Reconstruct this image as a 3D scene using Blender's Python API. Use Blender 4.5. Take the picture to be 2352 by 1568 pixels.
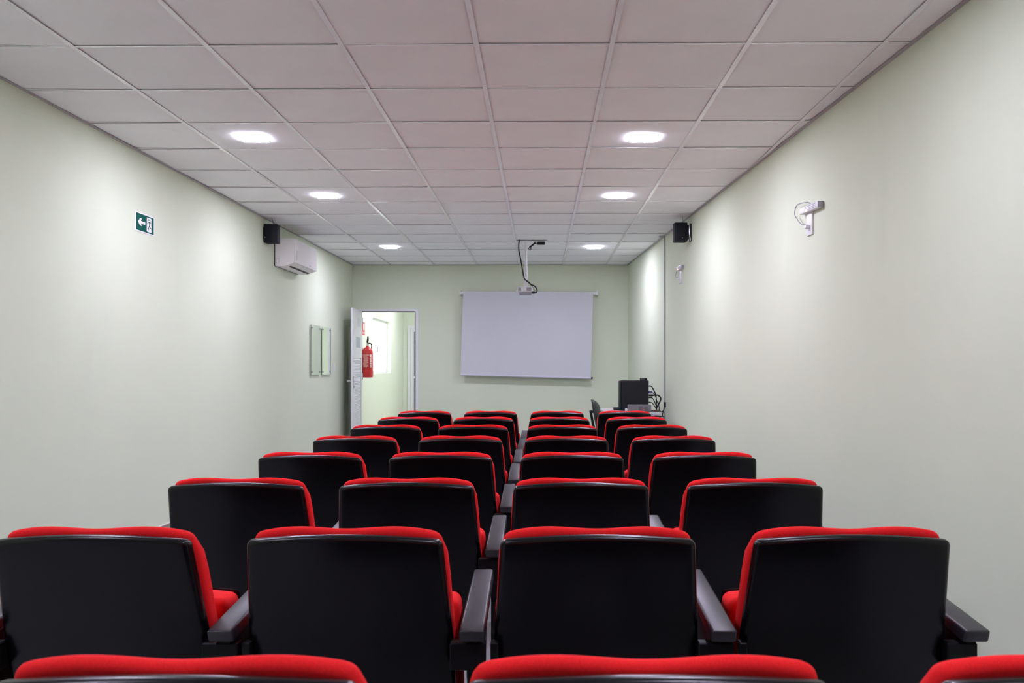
import bpy, bmesh, math, random
from mathutils import Vector, Matrix
random.seed(7)
S = bpy.context.scene
C = S.collection
for o in list(bpy.data.objects):
    bpy.data.objects.remove(o)

# ------------------------------------------------------------------ camera, world, exposure
CAM_Z = 1.225          # lens height above the floor
F = 1967.0             # focal length in pixels of a 2352 px wide frame
VX, VY = 1241.0, 843.0 # where the optical axis meets the frame (shifted lens)
cam_data = bpy.data.cameras.new('camera')
cam = bpy.data.objects.new('camera', cam_data)
C.objects.link(cam)
cam.location = (0, 0, CAM_Z)
cam.rotation_euler = (math.pi / 2, 0, 0)
cam_data.sensor_width = 36.0
cam_data.lens = F / 2352 * 36.0
cam_data.shift_x = -(VX - 1176) / 2352
cam_data.shift_y = (VY - 784) / 2352
cam_data.clip_start = 0.05
cam_data.dof.use_dof = True
cam_data.dof.focus_distance = 3.8
cam_data.dof.aperture_fstop = 9.0
S.camera = cam

world = bpy.data.worlds.new('world')
S.world = world
world.use_nodes = True
bg = world.node_tree.nodes['Background']
bg.inputs[0].default_value = (0.93, 0.97, 1.0, 1)
bg.inputs[1].default_value = 1.45
LAMP_STRENGTH = 56.0
LAMP_COLOUR = (0.945, 0.885, 1.15)
S.view_settings.view_transform = 'Standard'
S.view_settings.look = 'None'
S.view_settings.gamma = 1.0
S.view_settings.use_curve_mapping = False
S.view_settings.exposure = 2.23

# ------------------------------------------------------------------ materials
def mat(name, col, rough=0.6, spec=0.5, metal=0.0, noise=None, bump=None, emit=None, trans=0.0, alpha=None):
    m = bpy.data.materials.new(name)
    m.use_nodes = True
    nt = m.node_tree
    b = nt.nodes['Principled BSDF']
    b.inputs['Base Color'].default_value = (*col, 1)
    b.inputs['Roughness'].default_value = rough
    b.inputs['Specular IOR Level'].default_value = spec
    b.inputs['Metallic'].default_value = metal
    if trans:
        b.inputs['Transmission Weight'].default_value = trans
    tc = nt.nodes.new('ShaderNodeTexCoord')
    if noise:
        sc, amt = noise
        n = nt.nodes.new('ShaderNodeTexNoise')
        n.inputs['Scale'].default_value = sc
        n.inputs['Detail'].default_value = 4
        nt.links.new(tc.outputs['Object'], n.inputs['Vector'])
        r = nt.nodes.new('ShaderNodeValToRGB')
        r.color_ramp.elements[0].position = 0.3
        r.color_ramp.elements[1].position = 0.7
        r.color_ramp.elements[0].color = (*[c * (1 - amt) for c in col], 1)
        r.color_ramp.elements[1].color = (*[min(1, c * (1 + amt)) for c in col], 1)
        nt.links.new(n.outputs['Fac'], r.inputs['Fac'])
        nt.links.new(r.outputs['Color'], b.inputs['Base Color'])
    if bump:
        sc, st, dist = bump
        n2 = nt.nodes.new('ShaderNodeTexNoise')
        n2.inputs['Scale'].default_value = sc
        n2.inputs['Detail'].default_value = 3
        nt.links.new(tc.outputs['Object'], n2.inputs['Vector'])
        bp = nt.nodes.new('ShaderNodeBump')
        bp.inputs['Strength'].default_value = st
        bp.inputs['Distance'].default_value = dist
        nt.links.new(n2.outputs['Fac'], bp.inputs['Height'])
        nt.links.new(bp.outputs['Normal'], b.inputs['Normal'])
    if emit:
        b.inputs['Emission Color'].default_value = (*emit[0], 1)
        b.inputs['Emission Strength'].default_value = emit[1]
    return m

M = dict(
    wall=mat('pale_green_paint', (0.685, 0.755, 0.585), 0.9, 0.06, noise=(1.3, 0.012), bump=(60, 0.05, 0.002)),
    tile=mat('mineral_ceiling_tile', (0.86, 0.88, 0.86), 0.95, 0.1, noise=(3.0, 0.02), bump=(220, 0.25, 0.001)),
    bar=mat('white_grid_steel', (0.84, 0.86, 0.86), 0.22, 0.7),
    trimw=mat('wall_angle_steel', (0.45, 0.43, 0.44), 0.5, 0.4),
    plenum=mat('plenum_deck', (0.10, 0.10, 0.10), 0.9, 0.1),
    floor=mat('grey_carpet', (0.42, 0.42, 0.44), 0.95, 0.1, noise=(260, 0.35), bump=(300, 0.6, 0.004)),
    base=mat('brown_skirting', (0.30, 0.20, 0.15), 0.5, 0.4, noise=(8, 0.1)),
    basecap=mat('skirting_cap', (0.72, 0.70, 0.66), 0.5, 0.4),
    shell=mat('black_plastic', (0.0018, 0.0018, 0.0028), 0.27, 0.34, bump=(700, 0.12, 0.0006)),
    arm=mat('charcoal_plastic', (0.014, 0.0135, 0.020), 0.42, 0.8, bump=(900, 0.12, 0.0005)),
    steel=mat('black_painted_steel', (0.003, 0.003, 0.004), 0.45, 0.25),
    red=mat('red_fabric', (0.84, 0.014, 0.017), 0.85, 0.2, noise=(420, 0.10), bump=(900, 0.35, 0.0008)),
    white=mat('white_plastic', (0.76, 0.78, 0.78), 0.4, 0.5),
    acwhite=mat('satin_white_plastic', (0.84, 0.83, 0.80), 0.75, 0.25),
    whitepaint=mat('white_lacquer', (0.77, 0.79, 0.79), 0.35, 0.5),
    screen=mat('matt_screen_fabric', (0.61, 0.63, 0.67), 0.9, 0.1, noise=(2.0, 0.01)),
    grey=mat('grey_plastic', (0.33, 0.33, 0.36), 0.5, 0.4),
    boxgrey=mat('box_grey', (0.19, 0.185, 0.195), 0.5, 0.3),
    midgrey=mat('slot_grey', (0.10, 0.095, 0.11), 0.6, 0.3),
    desk=mat('light_grey_laminate', (0.56, 0.56, 0.62), 0.4, 0.4),
    dark=mat('dark_void', (0.012, 0.012, 0.014), 0.6, 0.3),
    speaker=mat('speaker_black', (0.007, 0.009, 0.014), 0.6, 0.22, bump=(500, 0.2, 0.001)),
    pc=mat('computer_black', (0.009, 0.010, 0.014), 0.5, 0.3),
    rubber=mat('black_rubber', (0.010, 0.012, 0.013), 0.5, 0.4),
    chrome=mat('brushed_metal', (0.6, 0.6, 0.62), 0.25, 0.5, metal=1.0),
    alu=mat('conduit_grey', (0.40, 0.43, 0.44), 0.4, 0.5),
    green=mat('sign_green', (0.004, 0.095, 0.070), 0.7, 0.05),
    signwhite=mat('sign_white', (0.80, 0.80, 0.78), 0.45, 0.4),
    exred=mat('extinguisher_red', (0.58, 0.025, 0.028), 0.3, 0.5),
    label=mat('label_pink_white', (0.75, 0.45, 0.43), 0.5, 0.3),
    sticker=mat('sticker_blue_grey', (0.38, 0.46, 0.49), 0.4, 0.4),
    faint=mat('sticker_faint', (0.66, 0.68, 0.72), 0.4, 0.4),
    blue=mat('blue_plug', (0.10, 0.10, 0.32), 0.5, 0.4),
    chair=mat('office_black', (0.014, 0.020, 0.021), 0.38, 0.5),
    acrylic=mat('clear_acrylic', (0.93, 0.97, 0.95), 0.02, 0.5, trans=1.0),
    mirror=mat('mirror_film', (0.80, 0.84, 0.83), 0.05, 0.5, metal=1.0),
    glass=mat('window_glass', (0.97, 0.98, 0.98), 0.0, 0.5, trans=1.0),
    lamp=mat('lamp_diffuser', (0.9, 0.9, 0.9), 0.5, 0.3, emit=(LAMP_COLOUR, LAMP_STRENGTH)),
    led=mat('red_led', (0.9, 0.2, 0.1), 0.4, 0.3, emit=((1.0, 0.25, 0.12), 2.5)),
    hall=mat('corridor_paint', (0.74, 0.80, 0.64), 0.75, 0.25, bump=(60, 0.05, 0.002)),
    hallfloor=mat('corridor_floor', (0.55, 0.53, 0.50), 0.35, 0.4, noise=(6, 0.06)),
)
M['acrylic'].node_tree.nodes['Principled BSDF'].inputs['IOR'].default_value = 1.3
M['glass'].node_tree.nodes['Principled BSDF'].inputs['IOR'].default_value = 1.05

# ------------------------------------------------------------------ helpers
def px(x, y, d):
    """point at distance d that the photograph shows at pixel (x, y)"""
    return Vector(((x - VX) / F * d, d, CAM_Z - (y - VY) / F * d))

def link(name, me, m, parent=None, smooth=False):
    o = bpy.data.objects.new(name, me)
    C.objects.link(o)
    if m is not None and len(me.materials) == 0:
        me.materials.append(m)
    if smooth:
        for p in me.polygons:
            p.use_smooth = True
    if parent:
        o.parent = parent
    return o

def obj(name, bm, m, parent=None, smooth=False, sharp=None):
    me = bpy.data.meshes.new(name)
    bmesh.ops.recalc_face_normals(bm, faces=bm.faces)
    bm.to_mesh(me)
    bm.free()
    o = link(name, me, m, parent, smooth)
    if smooth and sharp:
        me.set_sharp_from_angle(angle=math.radians(sharp))
    return o

def tag(o, label=None, cat=None, group=None, kind=None):
    if label: o['label'] = label
    if cat: o['category'] = cat
    if group: o['group'] = group
    if kind: o['kind'] = kind
    return o

def empty(name, loc, rz=0.0):
    o = bpy.data.objects.new(name, None)
    o.empty_display_size = 0.1
    C.objects.link(o)
    o.location = loc
    o.rotation_euler = (0, 0, rz)
    return o

def bm_box(bm, x0, x1, y0, y1, z0, z1, bev=0.0, seg=2):
    r = bmesh.ops.create_cube(bm, size=1.0)
    vs = r['verts']
    for v in vs:
        v.co = Vector((x0 + (v.co.x + .5) * (x1 - x0), y0 + (v.co.y + .5) * (y1 - y0), z0 + (v.co.z + .5) * (z1 - z0)))
    if bev > 0:
        es = list({e for v in vs for e in v.link_edges})
        bmesh.ops.bevel(bm, geom=es, offset=bev, segments=seg, profile=0.5, affect='EDGES')
    return bm

def box(x0, x1, y0, y1, z0, z1, bev=0.0, seg=2):
    return bm_box(bmesh.new(), x0, x1, y0, y1, z0, z1, bev, seg)

def bm_prism(bm, pts, axis, a0, a1, bev=0.0, seg=2):
    """extrude a 2-D outline along an axis ('x': pts are (y,z); 'y': (x,z); 'z': (x,y))"""
    def mk(p, a):
        return {'x': (a, p[0], p[1]), 'y': (p[0], a, p[1]), 'z': (p[0], p[1], a)}[axis]
    A = [bm.verts.new(mk(p, a0)) for p in pts]
    B = [bm.verts.new(mk(p, a1)) for p in pts]
    n = len(pts)
    bm.faces.new(A)
    bm.faces.new(list(reversed(B)))
    for i in range(n):
        bm.faces.new((A[i], B[i], B[(i + 1) % n], A[(i + 1) % n]))
    if bev > 0:
        es = list({e for v in A + B for e in v.link_edges})
        bmesh.ops.bevel(bm, geom=es, offset=bev, segments=seg, profile=0.5, affect='EDGES')
    return bm

def prism(pts, axis, a0, a1, bev=0.0, seg=2):
    return bm_prism(bmesh.new(), pts, axis, a0, a1, bev, seg)

def bm_tube(bm, pts, r, n=8):
    pts = [Vector(p) for p in pts]
    rings = []
    up = Vector((0.137, 0.31, 0.94)).normalized()
    for i, p in enumerate(pts):
        t = (pts[min(i + 1, len(pts) - 1)] - pts[max(i - 1, 0)]).normalized()
        a = t.cross(up)
        if a.length < 1e-3:
            a = t.cross(Vector((1, 0, 0)))
        a.normalize()
        b = t.cross(a).normalized()
        up = b if abs(b.dot(up)) > 0.2 else up
        up = -up if False else up
        rings.append([bm.verts.new(p + r * (math.cos(2 * math.pi * k / n) * a + math.sin(2 * math.pi * k / n) * b)) for k in range(n)])
    for i in range(len(rings) - 1):
        # match the closest start so that rings never twist
        best = min(range(n), key=lambda s: (rings[i][0].co - rings[i + 1][s].co).length)
        nxt = rings[i + 1][best:] + rings[i + 1][:best]
        if (rings[i][1].co - nxt[1].co).length > (rings[i][1].co - nxt[-1].co).length:
            nxt = [nxt[0]] + list(reversed(nxt[1:]))
        rings[i + 1] = nxt
        for k in range(n):
            bm.faces.new((rings[i][k], rings[i][(k + 1) % n], nxt[(k + 1) % n], nxt[k]))
    bm.faces.new(rings[0])
    bm.faces.new(rings[-1])
    return bm

def spline(pts, n=6):
    pts = [Vector(p) for p in pts]
    out = []
    P = [pts[0]] + pts + [pts[-1]]
    for i in range(1, len(P) - 2):
        p0, p1, p2, p3 = P[i - 1], P[i], P[i + 1], P[i + 2]
        for k in range(n):
            t = k / n
            out.append(0.5 * ((2 * p1) + (p2 - p0) * t + (2 * p0 - 5 * p1 + 4 * p2 - p3) * t * t + (3 * p1 - p0 - 3 * p2 + p3) * t ** 3))
    out.append(pts[-1])
    return out

def tube(pts, r, n=8):
    return bm_tube(bmesh.new(), pts, r, n)

def bm_lathe(bm, prof, n=24, cx=0, cy=0):
    rings = []
    for (r, z) in prof:
        rings.append([bm.verts.new((cx + r * math.cos(2 * math.pi * k / n), cy + r * math.sin(2 * math.pi * k / n), z)) for k in range(n)])
    for a, b in zip(rings, rings[1:]):
        for k in range(n):
            bm.faces.new((a[k], a[(k + 1) % n], b[(k + 1) % n], b[k]))
    bm.faces.new(rings[0])
    bm.faces.new(rings[-1])
    return bm

def slab(nu, nv, rear, front, bev, seg=3, ang=50):
    """closed solid between two grids rear(u,v) and front(u,v), u in -1..1, v in 0..1, with rounded rim"""
    bm = bmesh.new()
    R = [[bm.verts.new(rear(-1 + 2 * i / nu, j / nv)) for j in range(nv + 1)] for i in range(nu + 1)]
    Fr = [[bm.verts.new(front(-1 + 2 * i / nu, j / nv)) for j in range(nv + 1)] for i in range(nu + 1)]
    for i in range(nu):
        for j in range(nv):
            bm.faces.new((R[i][j], R[i + 1][j], R[i + 1][j + 1], R[i][j + 1]))
            bm.faces.new((Fr[i][j], Fr[i][j + 1], Fr[i + 1][j + 1], Fr[i + 1][j]))
    for i in range(nu):
        for j in (0, nv):
            bm.faces.new((R[i][j], Fr[i][j], Fr[i + 1][j], R[i + 1][j]))
    for j in range(nv):
        for i in (0, nu):
            bm.faces.new((R[i][j], R[i][j + 1], Fr[i][j + 1], Fr[i][j]))
    bmesh.ops.recalc_face_normals(bm, faces=bm.faces)
    es = [e for e in bm.edges if e.is_manifold and e.calc_face_angle() > math.radians(ang)]
    if bev > 0:
        bmesh.ops.bevel(bm, geom=es, offset=bev, segments=seg, profile=0.5, affect='EDGES', clamp_overlap=True)
    return bm

# ------------------------------------------------------------------ the room
CEIL = CAM_Z + 1.4845
BACK = -2.4            # wall behind the camera
FRONT = 12.46          # wall with screen and door
def WL(d): return -2.778 + 0.00523 * (d - 4.404)
def WR(d): return 1.719 - 0.0516 * (d - 3.868)
ANG_L = math.atan2(-1, -0.00523)
ANG_R = math.atan2(1, -0.0516)
def struct(name, bm, m, parent=None, smooth=False):
    o = obj(name, bm, m, parent, smooth)
    if parent is None:
        o['kind'] = 'structure'
    return o

TOPZ = CEIL + 0.32
struct('floor', prism([(WL(BACK) - .15, BACK - .15), (WR(BACK) + .15, BACK - .15), (WR(FRONT) + .15, FRONT), (WL(FRONT) - .15, FRONT)], 'z', -0.12, 0), M['floor'])
struct('wall_left', prism([(WL(BACK), BACK), (WL(FRONT), FRONT), (WL(FRONT) - .15, FRONT), (WL(BACK) - .15, BACK)], 'z', 0, TOPZ), M['wall'])
struct('wall_right', prism([(WR(BACK), BACK), (WR(FRONT), FRONT), (WR(FRONT) + .15, FRONT), (WR(BACK) + .15, BACK)], 'z', 0, TOPZ), M['wall'])
struct('wall_back', box(WL(BACK) - .15, WR(BACK) + .15, BACK - .15, BACK, 0, TOPZ), M['wall'])
DX0, DX1, DZ = -2.645, -1.800, 2.05       # door opening
bm = bmesh.new()
bm_box(bm, WL(FRONT) - .15, DX0, FRONT, FRONT + .15, 0, TOPZ)
bm_box(bm, DX1, WR(FRONT) + .15, FRONT, FRONT + .15, 0, TOPZ)
bm_box(bm, DX0, DX1, FRONT, FRONT + .15, DZ, TOPZ)
struct('wall_front', bm, M['wall'])

# skirting
def skirting(name, x0, y0, x1, y1, nx, ny):
    a, b = Vector((x0, y0)), Vector((x1, y1))
    n = Vector((nx, ny)).normalized()
    def q(t): return [a, b, b + n * t, a + n * t]
    s = struct(name, prism([tuple(v) for v in q(0.012)], 'z', 0, 0.066), M['base'])
    obj('skirting_cap', prism([tuple(v) for v in q(0.013)], 'z', 0.066, 0.072), M['basecap'], s)
skirting('baseboard_left', WL(BACK), BACK, WL(FRONT), FRONT, 1, -0.00523)
skirting('baseboard_right', WR(BACK), BACK, WR(FRONT), FRONT, -1, -0.0516)
skirting('baseboard_front', DX1 + .05, FRONT, WR(FRONT), FRONT, 0, -1)

# suspended ceiling: deck above, tiles and grid bars below
ceiling = struct('ceiling', prism([(WL(BACK) - .15, BACK - .15), (WR(BACK) + .15, BACK - .15), (WR(FRONT) + .15, FRONT + .15), (WL(FRONT) - .15, FRONT + .15)], 'z', TOPZ, TOPZ + .1), M['plenum'])
T = 0.6245
SH = -0.013            # the rows run very slightly askew
GX = [0.330 + T * k for k in range(-5, 4)]
GX = [x for x in GX if x > -2.76]
def row_y(k, x): return 3.946 + T * k + SH * x
XS = [None] + GX + [None]
K0, K1 = -10, 13
tile_mesh = {}
def tile(c, k):
    xa = XS[c]; xb = XS[c + 1]
    pts = []
    def corner(x, kk, side):
        y = row_y(kk, 0 if x is None else x)
        y = min(max(y, BACK + .01), FRONT - .01)
        if x is None:
            x = WL(y) + .004 if side < 0 else WR(y) - .004
        return [x, y]
    g = 0.005
    P = [corner(xa, k, -1), corner(xb, k, 1), corner(xb, k + 1, 1), corner(xa, k + 1, -1)]
    for p in P:
        lim = WR(p[1]) - .004
        p[0] = min(p[0], lim)
    w = min(P[1][0] - P[0][0], P[2][0] - P[3][0])
    wmax = max(P[1][0] - P[0][0], P[2][0] - P[3][0])
    h = P[3][1] - P[0][1]
    if wmax < 0.03 or h < 0.03:
        return
    P[0][0] += g; P[3][0] += g
    P[1][0] = max(P[1][0] - g, P[0][0] + .002); P[2][0] = max(P[2][0] - g, P[3][0] + .002)
    P[0][1] += g; P[1][1] += g; P[2][1] -= g; P[3][1] -= g
    cx = sum(p[0] for p in P) / 4; cy = sum(p[1] for p in P) / 4
    full = xa is not None and xb is not None and xb < WR(P[2][1]) and -9 < k < 12
    if full and 'm' in tile_mesh:
        me = tile_mesh['m']
        o = link('ceiling_tile', me, M['tile'], ceiling)
    else:
        b = prism([(p[0] - cx, p[1] - cy) for p in P], 'z', 0, 0.014)
        o = obj('ceiling_tile', b, M['tile'], ceiling)
        if full:
            tile_mesh['m'] = o.data
    o.location = (cx, cy, CEIL + 0.0045 + random.uniform(0, 0.0025))
    o.rotation_euler = (random.uniform(-.006, .006), random.uniform(-.006, .006), 0)
for k in range(K0, K1 + 1):
    for c in range(len(XS) - 1):
        if c == len(XS) - 2 and row_y(k, 1.58) > 6.6:
            continue
        tile(c, k)

def tee(x0, y0, x1, y1, name, w=0.024):
    a = Vector((x0, y0)); b = Vector((x1, y1))
    t = (b - a).normalized(); n = Vector((-t.y, t.x))
    bm = bmesh.new()
    h = w / 2
    bm_prism(bm, [tuple(a - n * h), tuple(b - n * h), tuple(b + n * h), tuple(a + n * h)], 'z', CEIL, CEIL + .0015)
    bm_prism(bm, [tuple(a - n * .001), tuple(b - n * .001), tuple(b + n * .001), tuple(a + n * .001)], 'z', CEIL + .0015, CEIL + .035)
    return obj(name, bm, M['bar'], ceiling)
for x in GX:
    ye = FRONT - .01
    if x > WR(FRONT):      # the askew wall cuts this runner short
        ye = 3.868 + (1.719 - x) / 0.0516 - 0.05
    tee(x, BACK + .01, x, min(ye, FRONT - .01), 'main_runner')
for k in range(K0, K1 + 1):
    for c in range(len(XS) - 1):
        xa = XS[c]; xb = XS[c + 1]
        y = row_y(k, xa if xa is not None else xb - T)
        if y < BACK + .05 or y > FRONT - .05:
            continue
        a = (WL(y) + .004) if xa is None else xa + .012
        b = (WR(y) - .004) if xb is None else min(xb - .012, WR(y) - .004)
        if b - a < .03:
            continue
        o = tee(a, row_y(k, a), b, row_y(k, b), 'cross_tee', 0.017)
        o.location.z = 0.0008
def angle(name, fx, s):
    y0, y1 = BACK + .01, FRONT - .01
    return struct(name, prism([(fx(y0), y0), (fx(y1), y1), (fx(y1) + s * .022, y1), (fx(y0) + s * .022, y0)], 'z', CEIL - .001, CEIL + .001), M['trimw'])
angle('trim_1', WL, 1)
angle('trim_2', WR, -1)
struct('trim_3', box(WL(FRONT) + .03, WR(FRONT) - .03, FRONT - .022, FRONT, CEIL - .001, CEIL + .001), M['trimw'])

# ------------------------------------------------------------------ ceiling lamps
def make_lamp():
    t = empty('ceiling_lamp', (0, 0, 0))
    bm = bmesh.new()
    a, b = 0.082, 0.089
    for (x0, x1, y0, y1) in ((-b, b, -b, -a), (-b, b, a, b), (-b, -a, -a, a), (a, b, -a, a)):
        bm_box(bm, x0, x1, y0, y1, -0.006, 0.0)
    obj('lamp_frame', bm, M['whitepaint'], t)
    obj('diffuser', box(-a + .0005, a - .0005, -a + .0005, a - .0005, -0.0068, -0.0005, 0.001, 1), M['lamp'], t)
    return t
def copy_tree(o, parent=None):
    c = o.copy()
    C.objects.link(c)
    if parent: c.parent = parent
    for ch in list(o.children):
        copy_tree(ch, c)
    return c
LAMPS = [(5.55, 'third lamp from the far wall'), (7.43, 'middle lamp of its line'), (10.58, 'farthest lamp, nearest the screen wall'),
         (3.03, 'just above the frame over the near seats'), (0.53, 'behind the camera')]
LX = ((-1.862, 'left'), (0.668, 'right'))
proto = None
for (d, txt) in LAMPS:
    for (x, side) in LX:
        o = make_lamp() if proto is None else copy_tree(proto)
        proto = proto or o
        o.location = (x, d, CEIL)
        t = {5.55: 'largest lit lamp in view, nearest of the %s line', 7.43: 'middle lit lamp in view of the %s line',
             10.58: 'smallest lit lamp, %s line, nearest the screen wall', 3.03: '%s line, out of view above the near seats',
             0.53: '%s line, out of view above the camera'}[d] % side
        tag(o, 'square white LED ceiling lamp, ' + t, 'ceiling lamp', 'square ceiling lamps')

# ------------------------------------------------------------------ corridor beyond the door
HX0, HX1, HY0, HY1, HZ = -2.75, -0.95, FRONT + .15, 17.2, 2.72
struct('floor_corridor', box(HX0 - .2, HX1 + .1, FRONT, HY1 + .1, -0.12, -0.0), M['hallfloor'])
struct('ceiling_corridor', box(HX0 - .2, HX1 + .1, HY0, HY1 + .1, HZ, HZ + .1), M['whitepaint'])
WY0, WY1, WZ0, WZ1 = 14.05, 15.75, 1.12, 2.06
bm = bmesh.new()
bm_box(bm, HX0 - .18, HX0, HY0, WY0, 0, HZ)
bm_box(bm, HX0 - .18, HX0, WY1, HY1, 0, HZ)
bm_box(bm, HX0 - .18, HX0, WY0, WY1, 0, WZ0)
bm_box(bm, HX0 - .18, HX0, WY0, WY1, WZ1, HZ)
struct('wall_corridor_left', bm, M['hall'])
struct('wall_corridor_right', box(HX1, HX1 + .1, HY0, HY1, 0, HZ), M['hall'])
struct('wall_corridor_end', box(HX0 - .18, HX1 + .1, HY1, HY1 + .1, 0, HZ), M['hall'])
w = empty('window_1', (HX0 - .11, (WY0 + WY1) / 2, WZ0))
w['kind'] = 'structure'
L = WY1 - WY0; H = WZ1 - WZ0
bm = bmesh.new()
bm_box(bm, -.03, .03, -L / 2, L / 2, 0, .04)
bm_box(bm, -.03, .03, -L / 2, L / 2, H - .04, H)
bm_box(bm, -.03, .03, -L / 2, -L / 2 + .04, .04, H - .04)
bm_box(bm, -.03, .03, L / 2 - .04, L / 2, .04, H - .04)
obj('window_frame', bm, M['whitepaint'], w)
for i in range(4):
    y0 = -L / 2 + .04 + i * (L - .08) / 4
    obj('pane', box(-.003, .003, y0 + .006, y0 + (L - .08) / 4 - .006, .04, H - .04), M['glass'], w)
for i in range(1, 4):
    y0 = -L / 2 + .04 + i * (L - .08) / 4
    obj('mullion', box(-.012, .012, y0 - .006, y0 + .006, .04, H - .04), M['whitepaint'], w)
obj('latch', box(.012, .04, -.07, .0, .36, .46, .006), M['grey'], w)
# white door at the corridor's end
dd = empty('door_2', (-2.20, HY1, 0)); dd['kind'] = 'structure'
bm = bmesh.new()
for (x0, x1, z0, z1) in ((-.46, -.40, 0, 2.06), (.40, .46, 0, 2.06), (-.40, .40, 2.0, 2.06)):
    bm_box(bm, x0, x1, -.03, 0, z0, z1)
obj('door_frame', bm, M['whitepaint'], dd)
leaf = obj('leaf', box(-.395, .395, -.018, -.002, .01, 1.995), M['whitepaint'], dd)
for (z0, z1) in ((.10, .995), (1.05, 1.93)):
    for (x0, x1) in ((-.335, -.04), (.04, .335)):
        bm = bmesh.new()
        for (a0, a1, b0, b1) in ((x0, x1, z0, z0 + .012), (x0, x1, z1 - .012, z1), (x0, x0 + .012, z0 + .012, z1 - .012), (x1 - .012, x1, z0 + .012, z1 - .012)):
            bm_box(bm, a0, a1, -.026, -.018, b0, b1)
        obj('panel_moulding', bm, M['midgrey'], leaf)
# unseen lamps added above the door head to brighten the corridor
o = copy_tree(proto); o.location = (-1.85, 15.6, HZ)
tag(o, 'unseen square lamp added to brighten the corridor, farther from the doorway', 'ceiling lamp')
o = copy_tree(proto); o.location = (-1.85, 13.6, HZ)
tag(o, 'unseen square lamp added to brighten the corridor, nearest the doorway', 'ceiling lamp')

# door frame and open leaf
bm = bmesh.new()
for (x0, x1, z0, z1) in ((DX0 - .03, DX0 + .012, 0, DZ + .02), (DX1 - .012, DX1 + .03, 0, DZ + .02), (DX0 + .012, DX1 - .012, DZ - .014, DZ + .02)):
    bm_box(bm, x0, x1, FRONT - .014, FRONT + .15, z0, z1)
t4 = struct('trim_4', bm, M['whitepaint'])
bm = bmesh.new()
bm_box(bm, DX1 - .024, DX1 - .012, FRONT - .004, FRONT + .02, 0, DZ - .014)
bm_box(bm, DX0 + .012, DX1 - .024, FRONT - .004, FRONT + .02, DZ - .026, DZ - .014)
obj('door_seal', bm, M['rubber'], t4)
da = math.atan2(11.66 - 12.445, -2.551 + 2.588)     # direction of the leaf from its hinge
d1 = empty('door_1', (-2.588, 12.442, 0), da)
d1['kind'] = 'structure'; d1['label'] = 'open white louvred door beside the doorway'
LW = 0.785; LT = 0.028
# local x runs from hinge to free edge, +y is the face that looks into the room
bm = bmesh.new()
bm_box(bm, 0, LW, -LT, 0, .01, .16)
bm_box(bm, 0, LW, -LT, 0, 1.36, 2.035)
bm_box(bm, 0, .07, -LT, 0, .16, 1.36)
bm_box(bm, LW - .09, LW, -LT, 0, .16, 1.36)
obj('leaf', bm, M['whitepaint'], d1)
bm = bmesh.new()
z = .165
while z < 1.34:
    bm_prism(bm, [(-.026, z + .018), (-.022, z + .021), (-.002, z + .004), (-.006, z)], 'x', .07, LW - .09)
    z += .021
bm_box(bm, .07, LW - .09, -.016, -.014, .16, 1.36)
o = obj('louvre_slats', bm, M['whitepaint'], d1); o['kind'] = 'stuff'
h = obj('door_handle', box(LW - .06, LW - .03, 0, .006, .93, 1.10, .002), M['chrome'], d1)
bm = bmesh.new()
bm_tube(bm, [(LW - .045, .004, 1.035), (LW - .045, .05, 1.035), (LW - .055, .055, 1.035), (LW - .16, .055, 1.035)], .010)
bm_tube(bm, [(LW - .045, -LT, 1.035), (LW - .045, -LT - .05, 1.035), (LW - .055, -LT - .055, 1.035), (LW - .16, -LT - .055, 1.035)], .008)
obj('lever', bm, M['whitepaint'], h, True, 40)
obj('lock_cylinder', box(LW - .055, LW - .035, -LT - .012, .014, .945, .975, .004), M['chrome'], h)
obj('sticker', box(.16, .52, .0, .0015, 1.50, 1.65), M['sticker'], d1)
obj('notice', box(.10, .38, .0, .0015, 1.80, 1.92), M['faint'], d1)
bm = bmesh.new()
for z in (.25, 1.05, 1.85):
    bm_tube(bm, [(-.004, .004, z), (-.004, .004, z + .09)], .007)
obj('hinge', bm, M['chrome'], d1, True, 40)

# ------------------------------------------------------------------ auditorium seats
TANR = math.tan(math.radians(16))
def y_rear(z): return (0.85 - z) * TANR
def hw(z): return 0.2140 + 0.075 * min(max(0.85 - z, 0), 0.26)
def shell_pt(off, extra):
    def f(u, v):
        zt = 0.861 - 0.015 * u * u - extra
        zb = 0.36 + 0.02 * u * u
        z = zb + (zt - zb) * v
        return (u * hw(z), y_rear(z) + 0.018 * u * u + off, z)
    return f
def cush_pt(front):
    def f(u, v):
        zt = 0.8695 - 0.0022 * math.cos(2 * math.pi * u) - 0.012 * abs(u) ** 6
        zb = 0.40
        z = zb + (zt - zb) * v
        wd = hw(z) + 0.0042
        # rounded upper corners
        k = max(0, (v - 0.86) / 0.14)
        wd -= 0.013 * k ** 3
        wd -= 0.008 * (1 - v)
        y = y_rear(z) + 0.018 * u * u
        if front:
            y += 0.088 + 0.006 * (1 - u * u) * math.sin(math.pi * min(1, v * 1.05)) - 0.02 * max(0, (v - .8) / .2) ** 2
        else:
            y += 0.037
        return (u * wd, y, z)
    return f
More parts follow.
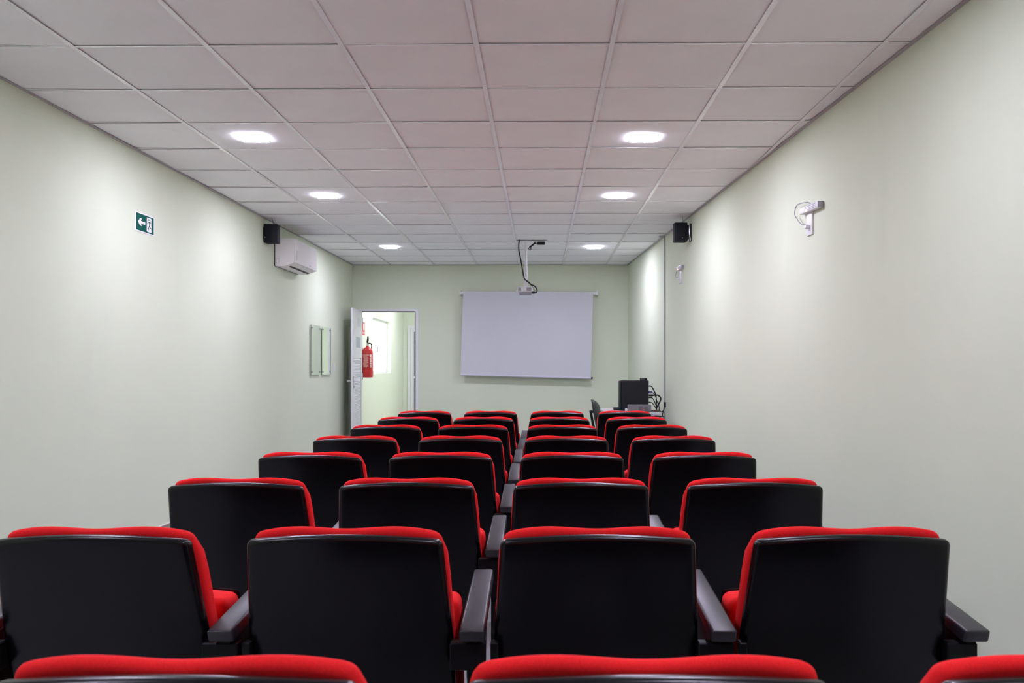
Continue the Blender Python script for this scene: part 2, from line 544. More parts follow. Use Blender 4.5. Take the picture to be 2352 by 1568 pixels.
def seat_meshes():
    g = {}
    def keep(name, o):
        g[name] = o.data
        bpy.data.objects.remove(o)
    keep('back_shell', obj('back_shell', slab(14, 8, shell_pt(0, 0), shell_pt(0.034, 0.0), 0.0135, 4), M['shell'], None, True, 60))
    keep('back_cushion', obj('back_cushion', slab(20, 10, cush_pt(False), cush_pt(True), 0.026, 4), M['red'], None, True))
    # tipped-up seat: cushion towards the back, moulded shell in front
    tz = math.tan(math.radians(9))
    def sc(y, w, z0, z1, bulge):
        def f(u, v):
            z = z0 + (z1 - z0) * v
            return (u * w * (1 - .02 * max(0, (v - .8) / .2) ** 2), y - (z - .5) * tz + bulge * (1 - u * u) * math.sin(math.pi * v), z - .012 * u * u * v)
        return f
    keep('seat_cushion', obj('seat_cushion', slab(10, 8, sc(.225, .2385, .31, .680, -.012), sc(.318, .2385, .31, .680, 0), .019, 4), M['red'], None, True))
    keep('seat_shell', obj('seat_shell', slab(10, 6, sc(.319, .239, .29, .683, 0), sc(.346, .226, .30, .668, .012), .008, 2), M['shell'], None, True, 50))
    # armrest: rises slightly towards the front, chamfered ends
    bm = bmesh.new()
    A = []
    for (y, z, w) in ((.034, .645, .0285), (.45, .684, .026)):
        A.append([bm.verts.new((sx * w, y + (0.012 if dz < 0 and y < .1 else 0), z + dz)) for (sx, dz) in ((-1, -.030), (1, -.030), (1, 0), (-1, 0))])
    bm.faces.new(A[0]); bm.faces.new(A[1])
    for k in range(4):
        bm.faces.new((A[0][k], A[0][(k + 1) % 4], A[1][(k + 1) % 4], A[1][k]))
    bmesh.ops.bevel(bm, geom=list(bm.edges), offset=.006, segments=3, profile=.5, affect='EDGES')
    keep('armrest', obj('armrest', bm, M['arm'], None, True, 50))
    keep('support_leg', obj('support_leg', prism([(.02, 0), (.42, 0), (.42, .018), (.30, .05), (.28, .42), (.38, .60), (.38, .645), (.07, .617), (.07, .53), (.13, .45), (.11, .05), (.02, .018)], 'x', -.014, .014, .003, 1), M['steel']))
    keep('bracket', obj('bracket', box(-.052, .0285, .068, .098, .545, .607, .003, 1), M['steel']))
    keep('bracket_stub', obj('b', box(-.239, -.222, .068, .098, .545, .607, .002, 1), M['steel']))
    keep('bracket_end_right', obj('b', box(-.052, .016, .068, .098, .545, .607, .003, 1), M['steel']))
    keep('bracket_end_left', obj('b', box(-.016, .052, .068, .098, .545, .607, .003, 1), M['steel']))
    keep('hinge_bar', obj('hinge_bar', box(-.232, .232, .25, .29, .36, .40, .006, 2), M['steel']))
    return g
G = seat_meshes()
PITCH = 0.557
ROWS = ['nearest', 'second', 'third', 'fourth', 'fifth', 'sixth', 'seventh', 'eighth']
COLS = ['leftmost', 'second-from-left', 'third-from-left', 'rightmost']
CXS = [(-0.985, -0.429, 0.127, 0.686), (-0.985, -0.430, 0.127, 0.686), (-0.970, -0.426, 0.130, 0.685), (-0.961, -0.416, 0.134, 0.686),
       (-0.957, -0.413, 0.135, 0.688), (-0.951, -0.413, 0.135, 0.687), (-0.943, -0.405, 0.136, 0.687), (-0.940, -0.404, 0.137, 0.686)]   # seat centres, row by row
def add(name, meshname, parent, dx=0):
    o = bpy.data.objects.new(name, G[meshname])
    C.objects.link(o)
    o.parent = parent
    o.location = (dx, 0, 0)
    return o
def make_seat(first, last, half):
    t = empty('auditorium_seat', (0, 0, 0))
    add('back_shell', 'back_shell', t)
    add('back_cushion', 'back_cushion', t)
    add('seat_cushion', 'seat_cushion', t)
    add('seat_shell', 'seat_shell', t)
    add('hinge_bar', 'hinge_bar', t)
    add('armrest', 'armrest', t, half)
    add('support_leg', 'support_leg', t, half)
    add('bracket', 'bracket_end_right' if last else 'bracket', t, half)
    if not first:
        add('bracket', 'bracket_stub', t)
    if first:
        add('armrest', 'armrest', t, -PITCH / 2)
        add('support_leg', 'support_leg', t, -PITCH / 2)
        add('bracket', 'bracket_end_left', t, -PITCH / 2)
    return t
for k in range(8):
    for c in range(4):
        if k == 0 and c == 0:
            continue                       # wholly outside the frame
        t = make_seat(c == 0, c == 3, PITCH / 2 if c == 3 else (CXS[k][c + 1] - CXS[k][c]) / 2)
        t.location = (CXS[k][c], 1.85 + 0.843 * (k - 1) - (0.036 if k == 0 else 0), 0)
        if k == 0:
            t.scale.z = 1.011              # this row stands a touch taller
        row = 'nearest row' if k == 0 else ('eighth row, farthest from the camera' if k == 7 else '%s row from the camera' % ROWS[k])
        tag(t, 'black-shelled red auditorium seat, %s in the %s' % (COLS[c], row), 'chair', 'auditorium seats in rows')

# ------------------------------------------------------------------ left wall things
def on_left(name, d, z): return empty(name, (WL(d), d, z), ANG_L)     # local x towards the camera, y into the room
def on_right(name, d, z): return empty(name, (WR(d), d, z), ANG_R)    # local x away from the camera, y into the room

# exit sign: zoomed photo coordinates to sign coordinates
SD0, SD1 = 5.848, 6.138
SWID, SHGT = SD1 - SD0, 0.137
sg = on_left('exit_sign', (SD0 + SD1) / 2, 2.160)
tag(sg, 'green exit sign with white arrow and running figure on left wall', 'sign')
def zs(zx, zy):
    q = (zx - 300) / 780
    top = 220 + 320 * q; hgt = 810 - 50 * q
    return (-(q - .5) * SWID, (1 - (zy - top) / hgt) * SHGT)   # local x is towards the camera = to the left
obj('sign_panel', box(-SWID / 2, SWID / 2, 0, .003, 0, SHGT), M['signwhite'], sg)
obj('green_field', box(-SWID / 2 + .012, SWID / 2 - .016, .003, .0036, .009, SHGT - .010), M['green'], sg)
def flat(pts, y0, y1): return prism([zs(*p) for p in pts], 'y', y0, y1)
obj('arrow', flat([(413, 665), (490, 545), (562, 560), (522, 655), (696, 722), (696, 822), (520, 765), (562, 865), (490, 838)], .0036, .0042), M['signwhite'], sg)
obj('doorway_symbol', flat([(765, 520), (945, 590), (945, 1155), (790, 1100), (755, 1060)], .0036, .0042), M['signwhite'], sg)
def ribbon(bm, pts, r):
    for a, b in zip(pts, pts[1:]):
        a, b = Vector(zs(*a)), Vector(zs(*b))
        t = (b - a).normalized(); n = Vector((-t.y, t.x)) * r
        e = t * r * .5
        bm_prism(bm, [tuple(a - n - e), tuple(b - n + e), tuple(b + n + e), tuple(a + n - e)], 'y', .0042, .0048)
bm = bmesh.new()
hx, hz = zs(838, 630)
bm_prism(bm, [(hx + .0066 * math.cos(i * math.pi / 5), hz + .0066 * math.sin(i * math.pi / 5)) for i in range(10)], 'y', .0042, .0048)
ribbon(bm, [(775, 775), (825, 725), (895, 725), (925, 790)], .0026)
ribbon(bm, [(860, 725), (872, 850)], .0056)
ribbon(bm, [(865, 860), (828, 970), (800, 1075)], .0034)
ribbon(bm, [(872, 860), (900, 970), (945, 1000)], .0034)
obj('running_figure', bm, M['green'], sg)

# wall speakers
def speaker(t, yaw):
    # local: x along the wall, y out of it
    obj('wall_bracket', prism([(-.045, -.06), (.045, -.06), (.045, .06), (-.045, .06)], 'y', 0, .006), M['dark'], t)
    b = bmesh.new()
    bm_box(b, -.012, .012, .006, .055, -.05, -.03)
    bm_box(b, -.012, .012, .006, .055, .03, .05)
    bm_tube(b, [(0, .05, -.07), (0, .05, .07)], .006)
    obj('swivel_arm', b, M['chrome'], t, True, 40)
    body = bmesh.new()
    bm_prism(body, [(-.075, -.0), (.075, -.0), (.062, .10), (.035, .125), (-.035, .125), (-.062, .10)], 'z', -.095, .095, .008, 2)
    bmesh.ops.transform(body, matrix=Matrix.Translation((0, .062, 0)) @ Matrix.Rotation(yaw, 4, 'Z') @ Matrix.Translation((0, .0, 0)), verts=body.verts)
    return body
sp = on_left('wall_speaker', 8.56, 2.556)
tag(sp, 'small black loudspeaker on left wall above the air conditioner end', 'speaker', 'wall loudspeakers')
b = bmesh.new()
bm_prism(b, [(-.06, .010), (.06, .010), (.06, .095), (.045, .143), (-.045, .143), (-.06, .095)], 'z', -.095, .092, .007, 2)
cab = obj('cabinet', b, M['speaker'], sp, True, 30)
obj('wall_bracket', box(-.04, .04, 0, .006, -.06, .06), M['dark'], sp)
b = bmesh.new(); bm_box(b, -.014, .014, .006, .012, -.05, .05)
obj('swivel_arm', b, M['dark'], sp)
obj('badge', box(.060, .0615, .02, .028, -.045, -.038), M['chrome'], sp)
obj('cable', tube(spline([(0, .10, .09), (.0, .085, .12), (.01, .075, CEIL - 2.556 - .001)]), .003, 6), M['rubber'], sp)
sp = on_right('wall_speaker', 8.44, 2.549)
tag(sp, 'small black loudspeaker on silver bracket high on right wall', 'speaker', 'wall loudspeakers')
b = bmesh.new()
bm_prism(b, [(-.06, .045), (.06, .045), (.065, .155), (.05, .170), (-.05, .170), (-.06, .155)], 'z', -.093, .093, .006, 2)
bm_box(b, -.05, .05, .028, .05, -.072, .072, .006, 2)
obj('cabinet', b, M['speaker'], sp, True, 30)
obj('wall_bracket', box(-.035, .035, 0, .008, -.085, .085), M['dark'], sp)
obj('swivel_arm', tube(spline([(-.045, .010, -.08), (-.045, .022, -.03), (-.045, .024, .04), (-.045, .018, .085)]), .006, 8), M['chrome'], sp, True)
obj('badge', box(-.0655, -.060, .095, .101, -.062, -.055), M['grey'], sp)
obj('cable', tube([(0, .08, .09), (0, .08, CEIL - 2.549 - .001)], .002, 6), M['grey'], sp)

# air conditioner
AC0, AC1 = 8.87, 9.72
ac = on_left('air_conditioner', (AC0 + AC1) / 2, 2.275)
tag(ac, 'white split air conditioner unit high on the left wall', 'air conditioner')
hl = (AC1 - AC0) / 2
obj('body', prism([(0, 0), (.10, -.004), (.205, .035), (.205, .280), (.195, .285), (0, .285)], 'x', -hl, hl, .004, 2), M['acwhite'], ac, True, 30)
fp = obj('front_panel', box(-hl + .002, hl - .002, .2055, .2155, .034, .284, .004, 2), M['acwhite'], ac, True, 30)
obj('display_strip', box(hl - .075, hl - .055, .2155, .2165, .065, .165), M['grey'], fp)
obj('badge', box(-.17, -.12, .2155, .2162, .062, .068), M['grey'], fp)
# outlet slot and its flap on the slanted underside
def under(y): return -.004 + (y - .10) * .039 / .105
obj('air_outlet', prism([(.118, under(.118) - .0012), (.146, under(.146) - .0012), (.146, under(.146) + .002), (.118, under(.118) + .002)], 'x', -hl + .03, hl - .10), M['dark'], ac)
obj('flap', prism([(.148, under(.148) - .005), (.203, under(.203) - .005), (.203, under(.203) - .001), (.148, under(.148) - .001)], 'x', -hl + .03, hl - .03), M['acwhite'], ac)
ring = bmesh.new()
for (y0, y1, z0, z1) in ((.02, .05, .025, .027), (.02, .05, .073, .075), (.02, .022, .027, .073), (.048, .05, .027, .073)):
    bm_box(ring, hl, hl + .0012, y0, y1, z0, z1)
obj('pipe_knockout', ring, M['grey'], ac)
obj('back_plate', box(-hl + .01, hl + .004, 0, .008, -.002, .26), M['dark'], ac)

# acrylic notice holders
def holder(d0, d1, label, mirror):
    t = on_left('notice_holder', (d0 + d1) / 2, 1.132)
    tag(t, label, 'notice holder', 'acrylic notice holders')
    h = (d1 - d0) / 2
    obj('acrylic_panel', box(-h, h, .016, .021, 0, .60, .001, 1), M['mirror' if mirror else 'acrylic'], t)
    if not mirror:
        obj('backing_panel', box(-h + .003, h - .003, .010, .013, .004, .596), mat('backing', (0.85, 0.90, 0.78), .3, .5), t)
    for sx in (-1, 1):
        for z in (.035, .565):
            bb = bmesh.new()
            bm_lathe(bb, [(.010, 0), (.010, .006), (.006, .009)], 12)
            bmesh.ops.transform(bb, matrix=Matrix.Translation((sx * (h - .035), .021, z)) @ Matrix.Rotation(-math.pi / 2, 4, 'X'), verts=bb.verts)
            bm_tube(bb, [(sx * (h - .035), 0, z), (sx * (h - .035), .021, z)], .006)
            obj('standoff_screw', bb, M['chrome'], t, True, 40)
holder(10.19, 10.62, 'clear acrylic notice holder with pale backing, left of the pair on left wall', False)
holder(10.70, 11.13, 'mirror-like acrylic notice holder, nearer the open door on left wall', True)
ls = on_left('light_switch', 11.36, 1.165)
tag(ls, 'white light switch plate on left wall beside the notice holders', 'light switch')
obj('plate', box(-.038, .038, 0, .008, 0, .118, .004, 2), M['white'], ls)
obj('rocker', box(-.014, .014, .008, .013, .035, .083, .002, 1), M['whitepaint'], ls)

# ------------------------------------------------------------------ right wall things
def emergency_light(d, zbar, label, loop, barlen, px0, zplate, tilt):
    t = on_right('emergency_light', d, zbar)
    tag(t, label, 'emergency light', 'emergency lights on the right wall')
    def q(x, y, out):          # a point `out` metres off the wall, in the lamp's own axes
        dd_ = (1.719 + .0516 * 3.868 - out) / ((x - VX) / F + .0516)
        return Vector((dd_ - d, out, CAM_Z - (y - VY) / F * dd_ - zbar))
    # local x: away from the camera; bar along the wall
    h = barlen / 2
    def tl_(b):
        bmesh.ops.rotate(b, cent=(0, 0, 0), matrix=Matrix.Rotation(-tilt, 3, 'Y'), verts=b.verts)
        return b
    body = obj('lamp_body', tl_(box(-h, h, .0, .036, -.020, .020, .004, 2)), M['white'], t, True, 30)
    bb = bmesh.new()
    for zz in (-.010, .0, .010):
        bm_box(bb, -h + .02, h - .09, .036, .0372, zz - .0016, zz + .0016)
    obj('diffuser_ribs', tl_(bb), M['grey'], body)
    obj('end_cap', tl_(box(-h - .006, -h, .003, .034, -.018, .018, .002, 1)), M['grey'], t)
    obj('charge_led', tl_(box(.030, .045, .036, .0385, -.015, -.007)), M['led'], t)
    obj('outlet_plate', box(px0 - .048, px0 + .048, 0, .010, zplate, -.018, .004, 2), M['white'], t, True, 30)
    obj('plug', box(px0 - .016, px0 + .022, .010, .034, zplate + .042, zplate + .062, .004, 2), M['white'], t, True, 30)
    P = [q(*p) for p in loop] + [Vector((px0 + .02, .028, zplate + .052))]
    obj('cord', tube(spline(P, 6), .003, 6), M['grey'], t, True)
    return t
emergency_light(5.17, 2.186, 'white emergency light on right wall with looping cord, the larger nearer one',
    [(1862, 469, .02), (1858, 465.5, .025), (1852, 464.3, .03), (1842, 466.5, .03), (1832, 470, .03), (1827, 478, .03), (1825, 492, .03), (1830, 502, .03), (1836, 511, .03), (1843, 516, .03), (1848, 516, .03)],
    .30, .055, -.157, .035)
emergency_light(8.84, 2.250, 'white emergency light on right wall below the loudspeaker, the smaller farther one',
    [(1554.5, 622, .03), (1552.5, 628, .03), (1550.8, 634, .03), (1553, 636.6, .03), (1558, 637.5, .03)], .22, .045, -.158, .0)
cd = on_right('cable_conduit', 9.716, .35)
tag(cd, 'thin grey vertical cable conduit on the right wall beside the desk', 'conduit')
obj('channel', box(-.012, .012, 0, .014, 0, CEIL - .36, .002, 1), M['alu'], cd)
obj('top_elbow', box(-.014, .014, 0, .07, CEIL - .36, CEIL - .352), M['alu'], cd)

# ------------------------------------------------------------------ projection screen on the front wall
SC = FRONT - .10
sn = empty('projection_screen', (0, FRONT, 2.28))
tag(sn, 'pulled-down white projection screen hanging slightly askew on front wall', 'projection screen')
def rel(p): return Vector(p) - Vector((0, FRONT, 2.28))
a, b = rel(px(1057, 672.5, SC)), rel(px(1371, 673.5, SC))
tb = bmesh.new(); bm_tube(tb, [a, b], .024, 16)
obj('roller_case', tb, M['white'], sn, True, 40)
for (q, s) in ((a, -1), (b, 1)):
    cb = bmesh.new(); bm_box(cb, q.x - .012, q.x + .012, q.y - .030, -.001, q.z - .03, q.z + .034, .003, 1)
    obj('end_bracket', cb, M['whitepaint'], sn)
tl, tr = rel(px(1064, 671, SC - .024)), rel(px(1362.5, 671.5, SC - .024))
bl, br = rel(px(1058, 858, SC - .02)), rel(px(1357, 866, SC - .02))
def fab(u, v, off=0):
    u = (u + 1) / 2
    p = bl.lerp(br, u).lerp(tl.lerp(tr, u), v)
    return (p.x, p.y + off + .006 * math.sin(u * 5.0) * (1 - v), p.z)
obj('screen_fabric', slab(16, 6, lambda u, v: fab(u, v), lambda u, v: fab(u, v, .002), 0), M['screen'], sn, True, 40)
bo = bmesh.new()
bm_tube(bo, [bl + Vector((0, 0, -.012)), br + Vector((0, 0, -.012))], .014, 12)
obj('weight_bar', bo, mat('bar_white', (.66, .65, .76), .5, .4), sn, True, 40)
eb = bmesh.new(); e0 = br + Vector((.004, 0, -.012))
bm_tube(eb, [e0, e0 + Vector((.022, 0, -.001))], .017, 12)
obj('bar_end_cap', eb, M['dark'], sn, True, 40)
lp = rel(px(1300, 860.5, SC - .0225))
obj('maker_mark', box(lp.x - .028, lp.x + .016, lp.y - .001, lp.y + .001, lp.z - .004, lp.z + .003), M['midgrey'], sn)

# ------------------------------------------------------------------ projector on its ceiling pole
PD = 10.07
pj = empty('projector', (px(1208, 553, PD).x, PD, CEIL))
tag(pj, 'small white projector hanging from the ceiling on a white pole', 'projector')
def pr(x, y, d=PD): return px(x, y, d) - pj.location
obj('ceiling_plate', box(-.105, .255, -.05, .05, -.012, -.001, .003, 1), M['whitepaint'], pj)
obj('pole', tube([(0, 0, -.012), (.0, 0, -.47)], .0135, 14), M['whitepaint'], pj, True, 40)
obj('pole_sleeve', tube([(.0, 0, -.30), (.0, 0, -.46)], .0175, 14), M['whitepaint'], pj, True, 40)
zt = pr(1206, 659).z; zb = pr(1206, 671).z; zc = pr(1206, 676.5).z
x0 = pr(1189, 660).x; x1 = pr(1223.5, 660).x
obj('mount_head', box(-.026, .022, -.03, .03, zt - .001, -.46, .004, 2), M['whitepaint'], pj)
body = obj('body', box(x0, x1, -.085, .10, zb - .004, zt, .020, 4), M['white'], pj, True, 40)
obj('base_tray', box(x0 + .018, x1 - .015, -.075, .09, zc, zb - .002, .006, 2), M['grey'], pj, True, 40)
for (ux, uy, nx_) in ((x0 + .012, x0 + .040, 5), (x1 - .068, x1 - .020, 8)):
    vb = bmesh.new()
    for i in range(nx_):
        xx = ux + (uy - ux) * i / (nx_ - 1)
        bm_box(vb, xx - .0018, xx + .0018, -.0862, -.085, zb + .008, zt - .010)
    v = obj('vent_grille', vb, M['midgrey'], body)
obj('focus_knob', tube([(x0 - .02, 0, zb + .012), (x0 + .004, 0, zb + .012)], .012, 12), M['white'], pj, True, 40)
lb = bmesh.new(); bm_tube(lb, [(x0 + .05, .095, (zt + zb) / 2), (x0 + .05, .118, (zt + zb) / 2)], .024, 16)
obj('lens', lb, M['dark'], pj, True, 40)
def z3(zx, zy, d=PD): return pr(1150 + zx / 9.8, 530 + zy / 9.8, d)
cab_pts = [z3(425, 195, PD - .04), z3(408, 290, PD - .06), z3(408, 430, PD - .06), z3(450, 640, PD - .06), z3(490, 850, PD - .06), z3(520, 1030, PD - .06),
           z3(545, 1090, PD - .08), z3(620, 1150, PD - .10), z3(690, 1212, PD - .12), z3(760, 1240, PD - .12), z3(815, 1310, PD - .12), z3(810, 1375, PD - .12), z3(770, 1395, PD - .1), z3(700, 1388, PD - .07)]
cable = bpy.data.objects
o = obj('video_cable', tube(spline([p for p in cab_pts], 5), .0085, 8), M['rubber'], pj, True)
obj('connector', tube([z3(765, 1388, PD - .09), z3(700, 1386, PD - .08)], .016, 10), M['rubber'], pj, True, 40)
obj('tie_wire', tube(spline([z3(690, 1215, PD - .12), z3(735, 1285, PD - .11), z3(775, 1355, PD - .1)], 4), .0025, 6), M['rubber'], pj, True)
# power adapter with its bundled lead
pa = empty('power_adapter', px(1242, 552.5, PD - .02))
tag(pa, 'black power adapter with bundled lead hanging under the ceiling plate', 'power adapter')
def z4(zx, zy, d=PD - .02): return px(1150 + zx / 9.8, 530 + zy / 9.8, d) - pa.location
a0, a1 = z4(820, 245), z4(990, 312)
obj('adapter_body', box(a0.x, a1.x, -.02, .02, a1.z, a0.z, .004, 2), M['dark'], pa)
obj('clip', box(z4(950, 0).x, z4(980, 0).x, -.012, .012, a0.z - .002, CEIL - .0125 - pa.location.z), M['dark'], pa)
cb = tube(spline([z4(825, 280), z4(780, 285), z4(745, 310), z4(690, 355), z4(645, 375), z4(632, 405), z4(655, 432), z4(682, 415), z4(678, 380), z4(720, 320), z4(765, 265), z4(755, 230), z4(700, 200)], 5), .0045, 7)
obj('lead', cb, M['rubber'], pa, True)
obj('lead_bundle', tube(spline([z4(650, 372), z4(720, 315), z4(780, 262)], 4), .0095, 8), M['rubber'], pa, True)

# ------------------------------------------------------------------ desk corner
DT = 0.74
dk = empty('desk', (.985, 9.55, 0))
tag(dk, 'light grey laminate desk against right wall beyond the seats', 'desk')
obj('desktop', box(-.285, .285, -.50, .50, DT - .025, DT, .003, 1), M['desk'], dk)
for sx in (-.25, .25):
    for sy in (-.46, .46):
        obj('leg', box(sx - .02, sx + .02, sy - .02, sy + .02, 0, DT - .025, .004, 1), M['grey'], dk)
obj('modesty_panel', box(-.23, .23, .44, .455, .25, DT - .025), M['desk'], dk)
pc = empty('computer_tower', px(1459, 0, 9.5).xy.to_3d() + Vector((0, .085, DT)))
tag(pc, 'black computer tower standing sideways on the grey desk', 'computer')
w2 = .150; th = .338
obj('case', box(-w2, w2, -.085, .085, .008, th, .004, 2), M['pc'], pc, True, 30)
obj('front_panel', box(-w2 - .022, -w2 + .001, -.083, .083, .008, th - .004, .010, 3), M['pc'], pc, True, 40)
obj('side_panel', box(-w2 + .012, w2 - .004, -.0868, -.085, .016, th - .010), M['pc'], pc)
for sx in (-.11, .11):
    obj('foot', box(sx - .02, sx + .02, -.06, .06, 0, .008), M['rubber'], pc)
hb = empty('hub_box', (px(1478, 0, 9.58).x, 9.585, DT + th))
tag(hb, 'small black device lying on top of the computer tower', 'device')
obj('device_body', box(-.040, .038, -.03, .03, 0, .026, .008, 3), M['pc'], hb, True, 40)
obj('device_face', box(-.032, .012, -.0312, -.03, .006, .020), M['midgrey'], hb)
am = empty('equipment_box', (px(1470, 0, 9.2).x, 9.27, DT))
tag(am, 'grey flat equipment box with two vents in front of computer tower', 'equipment box')
case = obj('case', box(-.121, .121, -.07, .07, .006, .080, .003, 1), M['boxgrey'], am)
for cx_ in (.008, .068):
    vb = bmesh.new()
    for i in range(5):
        xx = cx_ - .016 + i * .008
        bm_box(vb, xx - .0022, xx + .0022, -.0712, -.07, .014, .066)
    obj('vent', vb, M['midgrey'], am)
for sx in (-.10, .10):
    obj('foot', box(sx - .01, sx + .01, -.06, .06, 0, .006), M['rubber'], am)
kb = empty('router_box', (px(1419, 0, 9.62).x - .004, 9.66, DT))
tag(kb, 'dark grey low box on the desk left of the computer tower', 'device')
obj('device_body', box(-.044, .046, -.06, .06, .004, .034, .006, 3), M['chair'], kb, True, 40)
obj('device_base', box(-.038, .040, -.054, .054, 0, .005), M['dark'], kb)
ms = empty('white_adapter', (px(1445, 0, 9.44).x - .028, 9.445, DT))
tag(ms, 'tiny white plug adapter lying between tower and grey equipment box', 'adapter')
obj('adapter_body', box(-.016, .014, -.022, .022, 0, .030, .006, 3), M['whitepaint'], ms, True, 40)
obj('adapter_lip', box(-.010, .008, -.026, -.022, .006, .022, .001, 1), M['white'], ms)

def z2(zx, zy, d=9.56): return px(1330 + zx / 10.226, 840 + zy / 10.226, d)
def wire(label, pts, r, plug=None, d=9.56, pm='rubber'):
    P = [z2(zx, zy, d) for (zx, zy) in pts]
    o = empty('computer_cable', P[0])
    tag(o, label, 'cable', 'cables behind the computer')
    obj('lead', tube(spline([p - P[0] for p in P], 5), r, 7), M['rubber'], o, True)
    if plug:
        obj('plug', box(0, plug[0], -.010, .010, -plug[1], plug[1], .003, 1), M[pm], o)
XR = 1638
wire('uppermost black cable curving out of the computer tower', [(XR, 472), (1700, 482), (1760, 585), (1805, 700), (1815, 860), (1818, 1000), (1822, 1062)], .0065, (.022, .008))
wire('black cable with blue plug at the computer tower', [(XR, 622), (1720, 630), (1785, 690), (1830, 830), (1875, 950), (1885, 1020), (1925, 1078), (1980, 1045), (2006, 960), (2014, 885)], .005, (.036, .014), 9.53, 'blue')
wire('thickest black cable looping widest from the computer tower', [(XR, 692), (1760, 690), (1850, 692), (1910, 740), (1915, 800), (1872, 890), (1825, 980), (1815, 1062)], .0085, (.05, .011), 9.60)
wire('black cable below the thickest one on computer tower', [(XR, 740), (1710, 748), (1770, 830), (1806, 930), (1812, 1062)], .0050, (.034, .009), 9.545)
wire('lowest black cable leaving the computer tower', [(XR, 856), (1710, 866), (1765, 935), (1815, 1010), (1835, 1058)], .0050, (.020, .007), 9.575)
o = empty('power_lead', z2(2014, 870, 9.62))
tag(o, 'black power lead hanging beside conduit down behind the desk', 'cable')
obj('lead', tube(spline([z2(2012, 885, 9.62) - o.location, z2(2005, 960, 9.62) - o.location, z2(1985, 1030, 9.62) - o.location, z2(1960, 1150, 9.62) - o.location, z2(1950, 1400, 9.62) - o.location, z2(1965, 1900, 9.62) - o.location]), .006, 7), M['rubber'], o, True)
obj('plug', box(-.012, .012, -.012, .012, -.05, .01, .004, 2), M['rubber'], o)
o = empty('coiled_cable', z2(1760, 1030, 9.30)); o.location.z = DT
tag(o, 'small brownish coil of cable lying on desk beside equipment box', 'cable')
pts = []
for i in range(60):
    t_ = i / 59 * 2 * math.pi * 3
    pts.append((.050 * math.cos(t_) * (1 + .12 * math.sin(t_ * .37)), .045 * math.sin(t_), .006 + .010 * i / 59 + .004 * math.sin(t_ * 2)))
obj('lead', tube(pts, .005, 6), mat('brown_cable', (.13, .06, .045), .5, .4), o, True)
obj('cable_tie', box(.040, .062, -.006, .006, 0, .024, .003, 1), M['rubber'], o)
ps = empty('power_strip', z2(1800, 1140, 9.02)); ps.location.z = DT - .075
ps.location.y = 9.03
tag(ps, 'dark power strip fixed under the near edge of desk', 'power strip')
obj('strip_body', box(-.10, .09, -.02, .015, 0, .045, .004, 1), M['pc'], ps)
for i in range(4):
    obj('socket', box(-.085 + i * .045, -.057 + i * .045, -.022, -.02, .01, .036), M['grey'], ps)

# office chair by the desk, seen from the side
oc = empty('office_chair', (.529, 10.40, 0), math.radians(90))
tag(oc, 'black plastic chair with curved back and armrest standing left of the desk', 'chair')
# local: +y is the direction the chair faces
def bk(off):
    def f(u, v):
        z = .44 + .39 * v
        wd = .205 * (1 - .45 * max(0, (v - .5) / .5) ** 2.4)
        yc = -.21 + (.12 * (1 - math.sqrt(max(0, 1 - ((z - .66) / .175) ** 2))) if z > .66 else -.05 * ((.66 - z) / .24))
        yf = -.09 - .19 * (.83 - z)
        return (u * wd, yc + (yf - .022 - yc) * u * u + off, z)
    return f
obj('backrest', slab(12, 12, bk(0), bk(.022), .008, 3), M['chair'], oc, True, 50)
obj('seat', box(-.225, .225, -.17, .24, .42, .475, .02, 3), M['chair'], oc, True, 40)
for s in (1,):                # only the far armrest is there to be seen
    obj('armrest', box(s * .245 - .025, s * .245 + .025, -.20, -.080, .655, .692, .010, 3), M['chair'], oc, True, 40)
    obj('arm_post', prism([(-.160, .43), (-.125, .43), (-.084, .658), (-.115, .658)], 'x', s * .245 - .014, s * .245 + .014, .004, 1), M['chair'], oc)
    obj('arm_bar', box(min(s * .20, s * .245), max(s * .20, s * .245), -.15, -.09, .405, .432), M['chair'], oc)
obj('gas_column', tube([(0, .02, .09), (0, .02, .425)], .025, 14), M['chair'], oc, True, 40)
for i in range(5):
    a_ = i * 2 * math.pi / 5
    lg = bmesh.new()
    bm_tube(lg, [(0, .02, .105), (.27 * math.cos(a_), .02 + .27 * math.sin(a_), .075)], .018, 8)
    l_ = obj('leg', lg, M['chair'], oc, True, 40)
    cw = bmesh.new()
    cxx, cyy = .265 * math.cos(a_), .02 + .265 * math.sin(a_)
    bm_tube(cw, [(cxx - .018, cyy, .03), (cxx + .018, cyy, .03)], .03, 12)
    obj('caster', cw, M['rubber'], l_, True, 40)

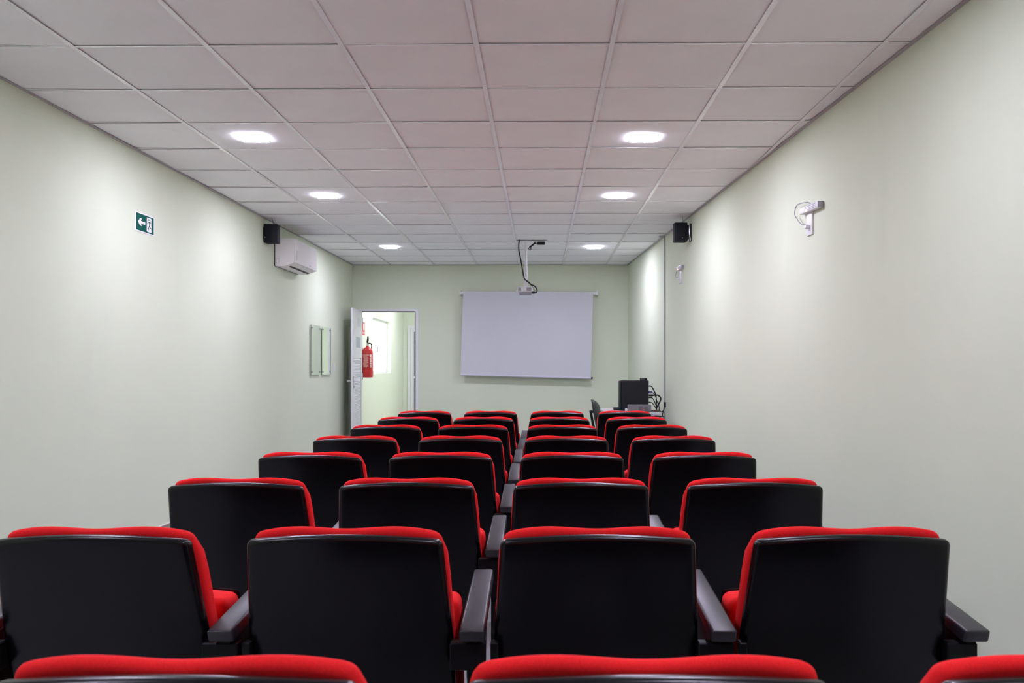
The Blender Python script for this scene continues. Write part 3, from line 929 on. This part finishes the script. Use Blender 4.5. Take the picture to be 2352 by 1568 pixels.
# ------------------------------------------------------------------ corridor wall: extinguisher and its sign
fe = empty('fire_extinguisher', (-2.660, 13.18, 1.066))
tag(fe, 'red fire extinguisher with black hose hanging on corridor wall', 'fire extinguisher')
bm = bmesh.new()
bm_lathe(bm, [(.070, 0), (.084, .008), (.087, .03), (.087, .385), (.078, .425), (.048, .455), (.024, .470), (.022, .485)], 28)
cy = obj('cylinder', bm, M['exred'], fe, True, 50)
bm = bmesh.new()
bm_lathe(bm, [(.014, .485), (.018, .50), (.016, .53), (.012, .55)], 14)
obj('valve', bm, M['chrome'], fe, True, 40)
bm = bmesh.new()
bm_prism(bm, [(-.03, .545), (.055, .555), (.065, .60), (.05, .62), (.02, .580), (-.03, .565)], 'x', -.010, .010, .003, 1)
bm_tube(bm, spline([(.0, -.01, .53), (.005, -.03, .57), (.012, -.02, .63), (.01, .01, .60)], 4), .010, 8)
obj('trigger_handle', bm, M['rubber'], fe)
obj('hose', tube(spline([(.01, .0, .525), (.045, .02, .52), (.055, .06, .49), (.045, .085, .44), (.03, .098, .36), (.02, .098, .25)], 5), .009, 8), M['rubber'], fe, True)
# printed band: lines of lettering wrapped on the cylinder's near side
lb = bmesh.new()
def wrap(bm, a0, a1, z0, z1, r=.0876):
    n = 6
    va = [[bm.verts.new((r * math.cos(math.radians(a0 + (a1 - a0) * i / n)), r * math.sin(math.radians(a0 + (a1 - a0) * i / n)), z)) for z in (z0, z1)] for i in range(n + 1)]
    for p, q in zip(va, va[1:]):
        bm.faces.new((p[0], q[0], q[1], p[1]))
wrap(lb, 225, 300, .340, .352)
zz = .328
while zz > .16:
    wrap(lb, 230 + random.uniform(0, 12), 292 - random.uniform(0, 14), zz - .007, zz)
    zz -= .0125
obj('printed_label', lb, M['label'], cy)
lb = bmesh.new()
for i in range(8):
    wrap(lb, 306, 326, .155 + i * .026, .155 + i * .026 + .019)
obj('upright_lettering', lb, M['signwhite'], cy)
obj('wall_hook', box(-.090, -.070, -.02, .02, .41, .46), M['chrome'], fe)
sgn = empty('fire_sign', (HX0, 13.31, 1.725))
tag(sgn, 'small red and white fire sign on corridor wall above extinguisher', 'sign')
obj('sign_panel', box(0, .003, -.10, .10, 0, .20), M['exred'], sgn)
obj('white_symbol', box(.003, .0035, -.02, .06, .075, .175), M['signwhite'], sgn)
obj('white_strip', box(.003, .0035, -.08, .08, .02, .045), M['label'], sgn)
